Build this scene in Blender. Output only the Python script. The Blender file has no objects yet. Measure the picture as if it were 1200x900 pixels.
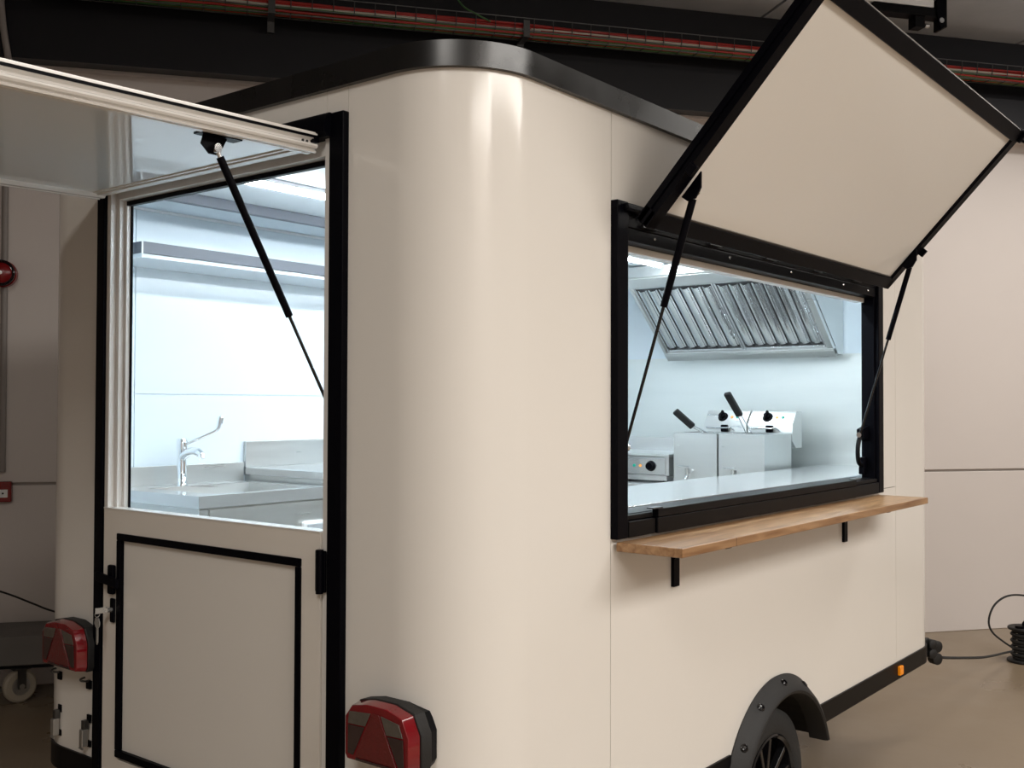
import bpy, bmesh, math, random
from mathutils import Vector, Matrix
random.seed(7)
S = bpy.context.scene
COL = S.collection
V = Vector

# ------------------------------------------------------------------ camera
CAMP = V((-2.038, -1.7604, 1.7916)); YAW, PITCH, ROLL, FPX = 0.6700, 0.01998, 0.0031, 1247.4
fw = V((math.cos(YAW)*math.cos(PITCH), math.sin(YAW)*math.cos(PITCH), math.sin(PITCH)))
r0 = V((math.sin(YAW), -math.cos(YAW), 0)); u0 = r0.cross(fw)
rr = r0*math.cos(ROLL) + u0*math.sin(ROLL); uu = -r0*math.sin(ROLL) + u0*math.cos(ROLL)
cam = bpy.data.cameras.new('camera'); cam.sensor_width = 36; cam.lens = FPX*36/1200; cam.clip_start = .05
camo = bpy.data.objects.new('camera', cam); COL.objects.link(camo)
camo.matrix_world = Matrix(((rr.x, uu.x, -fw.x, CAMP.x), (rr.y, uu.y, -fw.y, CAMP.y), (rr.z, uu.z, -fw.z, CAMP.z), (0, 0, 0, 1)))
S.camera = camo

# ------------------------------------------------------------------ world, light, exposure
W = bpy.data.worlds.new('world'); S.world = W; W.use_nodes = True
W.node_tree.nodes['Background'].inputs[0].default_value = (.9, .82, .74, 1)
W.node_tree.nodes['Background'].inputs[1].default_value = .05
S.view_settings.view_transform = 'Standard'; S.view_settings.look = 'None'
S.view_settings.gamma = 1; S.view_settings.exposure = 0; S.view_settings.use_curve_mapping = False

def area_light(name, loc, target, sx, sy, energy, color):
    l = bpy.data.lights.new(name, 'AREA'); l.shape = 'RECTANGLE'; l.size = sx; l.size_y = sy
    l.energy = energy; l.color = color
    o = bpy.data.objects.new(name, l); COL.objects.link(o); o.location = loc
    d = V(target) - V(loc)
    o.rotation_euler = d.to_track_quat('-Z', 'Y').to_euler()
    return o
WARM = (1, .952, .888)
area_light('hall_lamp', (1.6, -4.9, 4.4), (1.6, -4.5, 0), 5.0, 1.8, 315, WARM)
area_light('hall_lamp', (6.2, -1.5, 4.4), (6.1, -1.6, 0), 2.4, .5, 92, WARM)
area_light('hall_lamp', (-3.4, -1.6, 4.4), (-3.4, -1.6, 0), 2.4, .8, 115, WARM)
area_light('hall_lamp', (-2.8, -6.4, 4.4), (-2.8, -6.2, 0), 4.0, 1.8, 250, WARM)
area_light('added_ceiling_fill', (6.2, -1.5, 4.3), (6.2, -1.5, 6), 2.4, .4, 30, (1, .97, .93))  # added upward light with no fixture, brightens the ceiling slabs
area_light('added_ceiling_fill', (1.6, -4.9, 4.3), (1.6, -4.9, 6), 3.4, .4, 30, (1, .97, .93))  # second added fill aimed up, lifts the ceiling over the trailer side
COOL = (.82, .94, 1)
for ly, le in ((1.29, 12), (.28, 15)):
    area_light('led_strip_light', (1.72, ly, 2.560), (1.72, ly, 0), 2.84, .02, le, COOL)

# ------------------------------------------------------------------ materials
MATS = {}
def nodes(name):
    m = bpy.data.materials.new(name); m.use_nodes = True
    nt = m.node_tree; b = nt.nodes['Principled BSDF']
    MATS[name] = m
    return m, nt, b
def mat(name, col, rough=.5, metal=0, noise=0, nscale=8, bump=0, bscale=60, stretch=(1, 1, 1), coat=0, spec=.5, emit=None, estr=0, trans=0, rvar=0):
    m, nt, b = nodes(name)
    b.inputs['Base Color'].default_value = (*col, 1); b.inputs['Roughness'].default_value = rough
    b.inputs['Metallic'].default_value = metal; b.inputs['Coat Weight'].default_value = coat
    b.inputs['Coat Roughness'].default_value = .05
    b.inputs['Specular IOR Level'].default_value = spec
    b.inputs['Transmission Weight'].default_value = trans
    if emit:
        b.inputs['Emission Color'].default_value = (*emit, 1); b.inputs['Emission Strength'].default_value = estr
    tc = nt.nodes.new('ShaderNodeTexCoord'); mp = nt.nodes.new('ShaderNodeMapping')
    mp.inputs['Scale'].default_value = stretch
    nt.links.new(tc.outputs['Object'], mp.inputs['Vector'])
    n = nt.nodes.new('ShaderNodeTexNoise'); n.inputs['Scale'].default_value = nscale; n.inputs['Detail'].default_value = 5
    nt.links.new(mp.outputs[0], n.inputs['Vector'])
    if noise:
        mx = nt.nodes.new('ShaderNodeMixRGB'); mx.blend_type = 'MIX'
        mx.inputs[1].default_value = (*[c*(1-noise) for c in col], 1)
        mx.inputs[2].default_value = (*[min(1, c*(1+noise)) for c in col], 1)
        nt.links.new(n.outputs['Fac'], mx.inputs[0]); nt.links.new(mx.outputs[0], b.inputs['Base Color'])
    if rvar:
        mr = nt.nodes.new('ShaderNodeMapRange'); mr.inputs[1].default_value = .3; mr.inputs[2].default_value = .7
        mr.inputs[3].default_value = max(0, rough-rvar); mr.inputs[4].default_value = rough+rvar
        nt.links.new(n.outputs['Fac'], mr.inputs[0]); nt.links.new(mr.outputs[0], b.inputs['Roughness'])
    if bump:
        n2 = nt.nodes.new('ShaderNodeTexNoise'); n2.inputs['Scale'].default_value = bscale; n2.inputs['Detail'].default_value = 4
        nt.links.new(mp.outputs[0], n2.inputs['Vector'])
        bp = nt.nodes.new('ShaderNodeBump'); bp.inputs['Strength'].default_value = bump; bp.inputs['Distance'].default_value = .01
        nt.links.new(n2.outputs['Fac'], bp.inputs['Height']); nt.links.new(bp.outputs[0], b.inputs['Normal'])
    return m
mat('body', (.77, .738, .69), .12, noise=.012, nscale=2.5, bump=.01, bscale=3)
mat('door_white', (.74, .695, .635), .28, noise=.015, nscale=3)
mat('alu_white', (.74, .72, .69), .22)
mat('lining', (.76, .83, .88), .14, noise=.01, nscale=3)
mat('black', (.0014, .0014, .0030), .4, noise=.1, nscale=20, spec=.06)
mat('black_satin', (.0025, .0024, .0032), .4, noise=.2, nscale=6, spec=.12)
mat('trim_black', (.0035, .0034, .0036), .3, noise=.15, nscale=5, rvar=.06, spec=.65)
mat('black_gloss', (.008, .008, .009), .1)
mat('black_plastic', (.0075, .007, .007), .6, bump=.15, bscale=220)
mat('rubber', (.016, .016, .016), .75, bump=.2, bscale=120)
mat('steel', (.66, .67, .655), .32, .8, noise=.05, nscale=3, stretch=(1, 1, 14), bump=.003, bscale=50, rvar=.05)
mat('steel_wall', (.74, .765, .745), .36, .62, noise=.07, nscale=2.2, stretch=(1, .6, 5), bump=.04, bscale=10, rvar=.08)
mat('steel_smooth', (.72, .73, .73), .2, .8, noise=.03, nscale=4)
mat('chrome', (.88, .89, .9), .06, 1)
mat('steel_dark', (.12, .12, .12), .35, 1)
mat('dark_gap', (.03, .03, .03), .6)
mat('grey_blue', (.075, .085, .11), .4, noise=.04)
mat('white_plastic', (.86, .87, .88), .3)
mat('grey_plastic', (.40, .43, .46), .4)
mat('led', (1, 1, 1), .4, emit=(.86, .95, 1), estr=52)
mat('ceiling_white', (.80, .87, .92), .45)
mat('door_gloss', (.74, .76, .76), .035)
mat('baffle_steel', (.86, .87, .87), .17, 1)
mat('red_lens', (.17, .004, .008), .08, noise=.25, nscale=30, coat=.6)
mat('red_reflector', (.12, .010, .010), .22, noise=.2, nscale=60, bump=.25, bscale=160, coat=.5)
mat('smoke_lens', (.035, .018, .017), .07, noise=.6, nscale=26, coat=.6)
mat('clear_lens', (.09, .075, .062), .07, noise=.4, nscale=40, coat=.6)
mat('amber', (.85, .26, .01), .2, emit=(1, .3, .0), estr=.15, bump=.2, bscale=150)
mat('amber_dot', (.95, .42, .12), .3)
mat('green_dot', (.02, .36, .26), .3)
mat('floor_paint', (.25, .19, .128), .36, noise=.12, nscale=1.3, bump=.03, bscale=25, rvar=.1)
mat('hall_wall', (.66, .608, .578), .55, noise=.03, nscale=1.5, bump=.03, bscale=90)
mat('joint', (.36, .32, .29), .8)
mat('slab', (.36, .375, .40), .75, noise=.18, nscale=3, bump=.2, bscale=18, stretch=(1, 1, 1))
mat('beam_paint', (.0045, .0045, .0072), .5, noise=.15, nscale=4, spec=.3)
mat('red_cable', (.36, .02, .015), .45)
mat('green_cable', (.06, .16, .05), .5)
mat('white_cable', (.5, .46, .4), .5)
mat('wire', (.10, .10, .10), .4, .8)
mat('red_device', (.22, .006, .008), .25)
mat('conduit', (.26, .235, .22), .5)
mat('trolley_grey', (.17, .16, .15), .7, noise=.12, nscale=4)
mat('caster_tyre', (.42, .37, .29), .6, noise=.1)
mat('steel_zinc', (.45, .44, .42), .4, .9)

def wood():
    m, nt, b = nodes('wood')
    tc = nt.nodes.new('ShaderNodeTexCoord'); mp = nt.nodes.new('ShaderNodeMapping'); mp.inputs['Scale'].default_value = (.9, 9, 9)
    nt.links.new(tc.outputs['Object'], mp.inputs[0])
    n = nt.nodes.new('ShaderNodeTexNoise'); n.inputs['Scale'].default_value = 5; n.inputs['Detail'].default_value = 8; n.inputs['Distortion'].default_value = .6
    nt.links.new(mp.outputs[0], n.inputs['Vector'])
    cr = nt.nodes.new('ShaderNodeValToRGB')
    cr.color_ramp.elements[0].position = .32; cr.color_ramp.elements[0].color = (.20, .095, .036, 1)
    cr.color_ramp.elements[1].position = .68; cr.color_ramp.elements[1].color = (.40, .235, .115, 1)
    nt.links.new(n.outputs['Fac'], cr.inputs[0])
    nt.links.new(cr.outputs[0], b.inputs['Base Color'])
    b.inputs['Roughness'].default_value = .3
    bp = nt.nodes.new('ShaderNodeBump'); bp.inputs['Strength'].default_value = .12; bp.inputs['Distance'].default_value = .004
    nt.links.new(n.outputs['Fac'], bp.inputs['Height']); nt.links.new(bp.outputs[0], b.inputs['Normal'])
wood()

# ------------------------------------------------------------------ mesh helpers
ORG = {}
class MB:
    def __init__(s): s.v = []; s.f = []; s.m = []
    def add(s, vs, fs, m=0):
        k = len(s.v); s.v += [V(p) for p in vs]
        for f in fs: s.f.append([i+k for i in f]); s.m.append(m)
        return s
    def box(s, x0, x1, y0, y1, z0, z1, m=0):
        return s.obox(V(((x0+x1)/2, (y0+y1)/2, (z0+z1)/2)), (V(((x1-x0)/2, 0, 0)), V((0, (y1-y0)/2, 0)), V((0, 0, (z1-z0)/2))), m)
    def obox(s, c, ax, m=0):
        a, b, d = [V(q) for q in ax]; c = V(c)
        vs = [c+i*a+j*b+k*d for i in (-1, 1) for j in (-1, 1) for k in (-1, 1)]
        return s.add(vs, [(0, 1, 3, 2), (4, 6, 7, 5), (0, 4, 5, 1), (2, 3, 7, 6), (0, 2, 6, 4), (1, 5, 7, 3)], m)
    def prism(s, poly, off, m=0, mcap=None):
        n = len(poly); off = V(off); P = [V(p) for p in poly]
        k = len(s.v); s.v += P + [p+off for p in P]
        s.f.append([k+i for i in range(n)]); s.m.append(m if mcap is None else mcap)
        s.f.append([k+n+i for i in reversed(range(n))]); s.m.append(m if mcap is None else mcap)
        for i in range(n):
            j = (i+1) % n; s.f.append([k+i, k+n+i, k+n+j, k+j]); s.m.append(m)
        return s
    def tube(s, path, r, n=10, m=0, closed=False):
        P = [V(p) for p in path]; N = len(P); k = len(s.v)
        R = r if isinstance(r, (list, tuple)) else [r]*N
        up = None
        for i, p in enumerate(P):
            if closed: t = P[(i+1) % N]-P[i-1]
            else: t = (P[min(i+1, N-1)]-P[max(i-1, 0)])
            t.normalize()
            if up is None:
                up = t.orthogonal().normalized()
            else:
                up = (up - t*up.dot(t)).normalized()
            w = t.cross(up)
            for q in range(n):
                a = 2*math.pi*q/n; s.v.append(p + (up*math.cos(a)+w*math.sin(a))*R[i])
        for i in range(N if closed else N-1):
            i2 = (i+1) % N
            for q in range(n):
                q2 = (q+1) % n; s.f.append([k+i*n+q, k+i*n+q2, k+i2*n+q2, k+i2*n+q]); s.m.append(m)
        if not closed:
            s.f.append([k+q for q in reversed(range(n))]); s.m.append(m)
            s.f.append([k+(N-1)*n+q for q in range(n)]); s.m.append(m)
        return s
    def lathe(s, prof, org, axis, n=40, m=0, closed=False):
        # prof [(radius, height along axis)]
        ax = V(axis).normalized(); a = ax.orthogonal().normalized(); b = ax.cross(a); org = V(org); k = len(s.v); N = len(prof)
        for (r, h) in prof:
            for q in range(n):
                t = 2*math.pi*q/n; s.v.append(org+ax*h+(a*math.cos(t)+b*math.sin(t))*r)
        for i in range(N if closed else N-1):
            i2 = (i+1) % N
            for q in range(n):
                q2 = (q+1) % n; s.f.append([k+i*n+q, k+i*n+q2, k+i2*n+q2, k+i2*n+q]); s.m.append(m)
        if not closed:
            s.f.append([k+q for q in reversed(range(n))]); s.m.append(m)
            s.f.append([k+(N-1)*n+q for q in range(n)]); s.m.append(m)
        return s
    def build(s, name, mats, parent=None, smooth=None, bevel=0, segs=2):
        if isinstance(mats, str): mats = [mats]
        o0 = ORG.get(parent.name, V()) if parent else V()
        if parent is None:
            lo = V((min(p.x for p in s.v), min(p.y for p in s.v), min(p.z for p in s.v)))
            hi = V((max(p.x for p in s.v), max(p.y for p in s.v), max(p.z for p in s.v)))
            own = V(((lo.x+hi.x)/2, (lo.y+hi.y)/2, lo.z))
        else: own = o0
        me = bpy.data.meshes.new(name); me.from_pydata([tuple(p-own) for p in s.v], [], s.f)
        for i, p in enumerate(me.polygons): p.material_index = s.m[i]
        bm = bmesh.new(); bm.from_mesh(me); bmesh.ops.recalc_face_normals(bm, faces=bm.faces); bm.to_mesh(me); bm.free()
        for q in mats: me.materials.append(MATS[q])
        if smooth is not None:
            for p in me.polygons: p.use_smooth = True
            me.set_sharp_from_angle(angle=math.radians(smooth))
        o = bpy.data.objects.new(name, me); COL.objects.link(o)
        if parent: o.parent = parent
        else: o.location = own
        ORG[o.name] = own
        if bevel:
            md = o.modifiers.new('bevel', 'BEVEL'); md.width = bevel; md.segments = segs; md.limit_method = 'ANGLE'; md.angle_limit = math.radians(40)
            for p in me.polygons: p.use_smooth = True
            md.harden_normals = True
        return o
def share(src, off, parent=None, name=None):
    """copy of a part that shares its mesh, moved by off"""
    c = src.copy(); COL.objects.link(c); c.parent = parent or src.parent; c.location = V(src.location)+V(off)
    return c
def tag(o, label, cat, group=None):
    o['label'] = label; o['category'] = cat
    if group: o['group'] = group
    return o
def thing(name, loc, label, cat, group=None):
    o = bpy.data.objects.new(name, None); COL.objects.link(o); o.location = loc; o.empty_display_size = .1
    ORG[o.name] = V(loc)
    return tag(o, label, cat, group)
def arc(cx, cy, r, a0, a1, n):
    return [(cx+r*math.cos(math.radians(a0+(a1-a0)*i/n)), cy+r*math.sin(math.radians(a0+(a1-a0)*i/n))) for i in range(n+1)]
def smooth_path(pts, n=8):
    P = [V(p) for p in pts]; out = []
    for i in range(len(P)-1):
        a = P[max(i-1, 0)]; b = P[i]; c = P[i+1]; d = P[min(i+2, len(P)-1)]
        for k in range(n):
            t = k/n
            out.append(.5*((2*b)+(c-a)*t+(2*a-5*b+4*c-d)*t*t+(3*b-a-3*c+d)*t**3))
    out.append(P[-1]); return out

# ------------------------------------------------------------------ the hall (its own axes: u along the back wall, v into the room)
TH = math.radians(-37); TU = V((math.cos(TH), math.sin(TH), 0)); TV = V((math.sin(TH), -math.cos(TH), 0)); P0 = V((6.982, .663, 0))
def H(u, v, z): return P0 + TU*u + TV*v + V((0, 0, z))
def hbox(mb, u0_, u1_, v0, v1, z0, z1, m=0):
    return mb.obox(H((u0_+u1_)/2, (v0+v1)/2, (z0+z1)/2), (TU*((u1_-u0_)/2), TV*((v1-v0)/2), V((0, 0, (z1-z0)/2))), m)
def struct(o): o['kind'] = 'structure'; return o
U0, U1, VB, ZC = -14.0, 5.0, 11.5, 4.69
struct(hbox(MB(), U0-.2, U1+.2, -.2, VB+.2, -.1, 0).build('floor', 'floor_paint'))
ceil = struct(hbox(MB(), U0-.2, U1+.2, -.2, VB+.2, ZC, ZC+.1).build('ceiling', 'joint'))
us = [.2+2.21*k for k in range(-7, 4)]
for a, b in zip(us[:-1], us[1:]):
    a2, b2 = max(a, U0), min(b, U1)
    if b2 > a2+.1: hbox(MB(), a2+.012, b2-.012, 0, VB, ZC-.04, ZC).build('ceiling_slab', 'slab', ceil, bevel=.006)
wb = struct(hbox(MB(), U0-.2, U1+.2, -.15, -.02, 0, ZC).build('wall_back', 'joint'))
for a, b in ((U0, -7.4), (-7.4, -3.2), (-3.2, 1.9), (1.9, U1)):
    hbox(MB(), a+.008, b-.008, -.02, 0, 0, 1.272).build('wall_panel', 'hall_wall', wb, bevel=.006)
    hbox(MB(), a+.008, b-.008, -.02, 0, 1.288, ZC-.04).build('wall_panel', 'hall_wall', wb, bevel=.006)
struct(hbox(MB(), U1, U1+.15, 0, VB, 0, ZC-.04).build('wall_right', 'hall_wall'))
struct(hbox(MB(), U0-.15, U0, 0, VB, 0, ZC-.04).build('wall_left', 'hall_wall'))
struct(hbox(MB(), U0, U1, VB, VB+.15, 0, ZC-.04).build('wall_front', 'hall_wall'))
struct(hbox(MB(), U0, U1, 0, .05, 3.94, 3.965).build('trim_1', 'hall_wall'))
bm_ = MB()
prof = [(.0, 3.965), (.27, 3.93), (.27, 4.215), (.16, 4.225), (.16, 4.40), (.30, 4.42), (.30, ZC-.04), (0, ZC-.04)]
bm_.prism([H(U0, v, z) for v, z in prof], TU*(U1-U0))
tag(bm_.build('roof_beam', 'beam_paint'), 'long black painted steel beam running below the ceiling along the back wall', 'beam')

# cable tray with cables, hung on the beam
ct = thing('cable_tray', H(-4, .38, 4.30), 'black wire basket tray full of red and green cables fixed along the black beam', 'cable tray')
TP = ((.31, 4.415), (.315, 4.33), (.34, 4.300), (.42, 4.300), (.45, 4.33), (.455, 4.415))
m = MB()
for v, z in TP: m.tube([H(-6.9, v, z), H(U1, v, z)], .0035, 6)
m.build('tray_wire', 'wire', ct)
hoop = MB().tube([H(-6.9, v, z) for v, z in TP], .0035, 5).build('hoop', 'wire', ct)
for k in range(1, 88): share(hoop, TU*(.135*k))
runs = [('red_cable', .350+.016*a, 4.347+.014*b) for a in range(6) for b in range(3)] + [(('green_cable', 'red_cable', 'green_cable', 'red_cable', 'white_cable', 'green_cable', 'red_cable')[a], .345+.015*a, 4.314) for a in range(7)] + [('green_cable', .437, 4.331), ('white_cable', .437, 4.347), ('white_cable', .37, 4.391)]
for cname, v, z in runs:
    pts = [H(-6.9+.5*i, v+random.uniform(-.006, .006), z+random.uniform(-.005, .006)) for i in range(24)]
    MB().tube(smooth_path(pts, 3), .0085, 6).build('cable', cname, ct, smooth=60)
MB().tube(smooth_path([H(-4.1, .45, 4.37), H(-4.2, .455, 4.41), H(-4.28, .45, 4.45), H(-4.33, .42, 4.53), H(-4.36, .41, 4.645)], 6), .006, 6).build('cable', 'green_cable', ct, smooth=60)
for u in (-5.535, -3.85):
    m = MB(); hbox(m, u-.022, u+.022, .272, .30, 4.215, 4.295); hbox(m, u-.022, u+.022, .27, .46, 4.286, 4.296); hbox(m, u-.022, u+.022, .456, .462, 4.286, 4.40); m.build('hanger', 'wire', ct)

# conduit, alarm, call point on the left of the back wall
def hu(px_u): return px_u
UL = -7.165
m = MB(); m.tube(smooth_path([H(UL, .02, 1.36), H(UL, .02, 2.4), H(UL, .02, 3.7), H(UL+.03, .05, 3.84), H(UL+.06, .31, 3.92), H(UL+.03, .335, 4.15), H(UL-.01, .33, 4.64)], 8), .02, 10)
tag(m.build('conduit', 'conduit', smooth=60), 'grey plastic conduit running up the back wall and around the beam', 'conduit')
al = thing('fire_alarm', H(UL, .02, 2.61), 'round dark red fire alarm sounder on the grey conduit', 'alarm')
MB().lathe([(.085, 0.0), (.085, .05), (.08, .055)], H(UL, .045, 2.61), TV, 32).build('alarm_base', 'red_device', al, smooth=40)
MB().lathe([(.078, .055), (.082, .06), (.082, .095), (.074, .10), (.066, .085), (.04, .088), (.018, .09), (.0005, .09)], H(UL, .045, 2.61), TV, 32).build('alarm_rim', 'black_gloss', al, smooth=40)
MB().lathe([(.064, .088), (.05, .10), (.02, .106), (.0005, .107)], H(UL, .045, 2.61), TV, 28).build('alarm_cone', 'red_device', al, smooth=40)
MB().lathe([(.012, .1), (.012, .112), (.001, .113)], H(UL, .045, 2.61), TV, 16).build('alarm_stud', 'steel', al, smooth=40)
cp = thing('fire_call_point', H(UL, .0, 1.19), 'square dark red fire call point with white plate low on the conduit', 'call point')
mm = MB(); hbox(mm, UL-.06, UL+.06, .002, .05, 1.17, 1.30); mm.build('case', 'red_device', cp, bevel=.008)
mm = MB(); hbox(mm, UL-.04, UL+.04, .05, .053, 1.20, 1.25); mm.build('plate', 'white_plastic', cp)
for du in (-.012, .012):
    mm = MB(); mm.lathe([(.006, .053), (.006, .055)], H(UL+du, 0, 1.226), TV, 10); mm.build('dot', 'black', cp)

# trolley at the left behind the trailer
tr = thing('trolley', H(-6.9, .62, 0), 'low grey flat trolley on cream caster wheels by the back wall', 'trolley')
m = MB(); hbox(m, -8.6, -6.3, .02, .48, .235, .41); m.build('deck', 'trolley_grey', tr, bevel=.01)
m = MB(); hbox(m, -8.6, -6.3, .04, .46, .215, .235); m.build('base_frame', 'black_satin', tr)
def caster(u, v):
    c = H(u, v, .1)
    ax = (TU*.55+TV*.84).normalized()
    w = MB().lathe([(.055, -.022), (.085, -.024), (.098, -.014), (.1, 0), (.098, .014), (.085, .024), (.055, .022)], c, ax, 32).build('caster_wheel', 'caster_tyre', tr, smooth=40)
    MB().lathe([(.054, -.024), (.054, .024)], c, ax, 24).build('wheel_disc', 'steel_zinc', w, smooth=40)
    MB().lathe([(.016, -.04), (.016, .04)], c, ax, 16).build('axle', 'steel_zinc', w, smooth=40)
    side = ax; f = MB()
    for s_ in (-1, 1): f.obox(c+side*(.034*s_)+V((0, 0, .045)), (side*.003, ax.cross(V((0, 0, 1)))*.025, V((0, 0, .06))))
    f.obox(c+V((0, 0, .108)), (side*.05, ax.cross(V((0, 0, 1)))*.05, V((0, 0, .006))))
    f.lathe([(.02, .105), (.02, .115)], H(u, v, .1), (0, 0, 1), 12)
    f.build('caster_fork', 'steel_dark', w)
for u, v in ((-6.98, .40), (-6.72, .12), (-8.3, .40)): caster(u, v)

m = MB(); m.tube(smooth_path([H(-8.2, .5, 1.02), H(-7.5, .5, .83), H(-7.075, .5, .684), H(-6.888, .5, .601), H(-6.77, .5, .55), H(-6.4, .5, .43), H(-6.1, .5, .40)], 6), .006, 6)
tag(m.build('hanging_cable', 'rubber', smooth=60), 'thin dark cable sagging along the back wall behind the trailer', 'cable')

# bracket and lamp bar below the ceiling
cb = thing('ceiling_lamp', H(-1.0, .75, 4.5), 'black steel bracket holding a white lamp bar under the grey ceiling', 'lamp')
q0 = V((5.62, .50, 0)); dx = V((.80, -.60, 0)); dy = V((.60, .80, 0))
def L(a, b, z): return q0+dx*a+dy*b+V((0, 0, z))
def lb(a0, a1, b0, b1, z0, z1): return MB().obox(L((a0+a1)/2, (b0+b1)/2, (z0+z1)/2), (dx*((a1-a0)/2), dy*((b1-b0)/2), V((0, 0, (z1-z0)/2))))
lb(-.55, -.01, -.05, .05, 4.500, 4.560).build('channel', 'black_satin', cb, bevel=.004)
pl = [L(-.02, -.06, z) for z in (4.650, 4.500)] + [L(-.02, -.035, 4.400), L(-.02, .035, 4.400)] + [L(-.02, .06, z) for z in (4.500, 4.650)]
MB().prism([L(-.06, -.06, 4.650), L(-.06, -.06, 4.520), L(-.03, -.06, 4.410), L(.0, -.06, 4.430), L(.02, -.06, 4.650)], dy*.012).build('plate', 'black', cb)
MB().lathe([(.018, .0), (.018, .003)], L(-.022, -.0602, 4.475), -dy, 16).build('plate_hole', 'slab', cb)
lb(.0, .02, -.06, .06, 4.430, 4.650).build('plate', 'black_satin', cb)
lb(-.22, -.14, -.04, .04, 4.420, 4.500).build('clamp', 'black_satin', cb, bevel=.004)
MB().tube([L(-.13, -.02, 4.440), L(-.10, -.02, 4.440)], .016, 8).build('bolt', 'steel_zinc', cb)
lb(-.6, -.07, -.045, .045, 4.565, 4.620).build('lamp_bar', 'white_plastic', cb, bevel=.006)

# ------------------------------------------------------------------ the trailer
LX, WY, R = 3.86, 2.19, .26
ZT, ZB = 2.72, .50
YA, YB_, XW0, XW1, X2 = .4392, 1.7003, .6645, 2.9665, 3.197
ZW0, ZW1 = 1.3885, 2.4149
T = thing('food_trailer', (1.93, 1.095, 0), 'cream white food trailer with black trim, open serving hatch and half open rear door', 'trailer')
def offs(path, d):
    P = [V((*p, 0)) for p in path]; out = []
    for i, p in enumerate(P):
        t = (P[min(i+1, len(P)-1)]-P[max(i-1, 0)]).normalized()
        out.append(p + V((t.y, -t.x, 0))*(-d))
    return [(q.x, q.y) for q in out]
def strip(path, z0, z1, t=.04, out=0.0):
    """wall strip along a plan path (outside on the right hand); inside face takes slot 1"""
    o_ = offs(path, -out) if out else path
    i_ = offs(path, t); n = len(path); mb = MB(); k = 0
    vs = [(x, y, z0) for x, y in o_]+[(x, y, z1) for x, y in o_]+[(x, y, z0) for x, y in i_]+[(x, y, z1) for x, y in i_]
    mb.v = [V(p) for p in vs]
    for a in range(n-1):
        b = a+1
        mb.f += [[a, b, n+b, n+a], [2*n+a, 3*n+a, 3*n+b, 2*n+b], [n+a, n+b, 3*n+b, 3*n+a], [a, 2*n+a, 2*n+b, b]]; mb.m += [0, 1, 0, 0]
    mb.f += [[0, n, 3*n, 2*n], [n-1, 3*n-1, 4*n-1, 2*n-1]]; mb.m += [0, 0]
    return mb
g = .0015
cA = arc(R, R, R, 180, 270, 20); cB = arc(LX-R, R, R, 270, 360, 20); cC = arc(LX-R, WY-R, R, 0, 90, 20); cD = arc(R, WY-R, R, 90, 180, 20)
BM = ['body', 'lining']
def dense(a, b, n=4): return [(a[0]+(b[0]-a[0])*i/n, a[1]+(b[1]-a[1])*i/n) for i in range(n+1)]
strip([(0, YA+g)]+cA+[(XW0-g, 0)], ZB, ZT).build('corner_panel', BM, T, smooth=30)
strip([(X2+g, 0)]+cB+[(LX, .66)], ZB, ZT).build('corner_panel', BM, T, smooth=30)
strip([(LX, .66+g*2), (LX, WY-.66)], ZB, ZT).build('front_panel', BM, T)
strip([(LX, WY-.66+g*2)]+cC+[(X2, WY)], ZB, ZT).build('corner_panel', BM, T, smooth=30)
strip([(X2-g*2, WY), (.6645, WY)], ZB, ZT).build('far_side_panel', BM, T)
strip([(.6645-g*2, WY)]+cD+[(0, YB_-.02)], ZB, ZT).build('corner_panel', BM, T, smooth=30)
strip([(0, YB_-.0235), (0, .53)], 2.56, ZT).build('header_panel', BM, T)
strip([(0, .527), (0, YA+g*2.5)], 2.56, ZT).build('header_panel', BM, T)
# side panels
AX, AZ, AR = 1.83, .30, .44
xs = math.sqrt(AR**2-(ZB-AZ)**2)
a0 = math.degrees(math.asin((ZB-AZ)/AR))
def side_poly(pts, name, bev=0):
    m = MB(); m.prism([(x, 0, z) for x, z in pts], (0, .04, 0)); return m.build(name, 'body', T)
low = [(XW0+g, ZB)] + [(AX-(x-AX), z) for x, z in arc(AX, AZ, AR, a0, 180-a0, 24)] + [(X2-g, ZB), (X2-g, ZW0+.012), (XW1-.02, ZW0+.012), (XW0+g, ZW0+.012)]
side_poly(low, 'side_panel')
side_poly([(XW1-.02, ZW0+.0145), (X2-g, ZW0+.0145), (X2-g, ZW1-.02), (XW1-.02, ZW1-.02)], 'side_panel')
side_poly([(XW0+g, ZW1-.02), (X2-g, ZW1-.02), (X2-g, ZT), (XW0+g, ZT)], 'side_panel')
m = MB(); m.box(XW0-.2, XW1, .041, .043, .75, ZW0+.012); m.box(XW1-.02, X2+.25, .041, .043, .75, ZT); m.box(XW0-.2, X2+.2, .041, .043, ZW1-.02, ZT)
m.build('inner_lining', 'lining', T)
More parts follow.
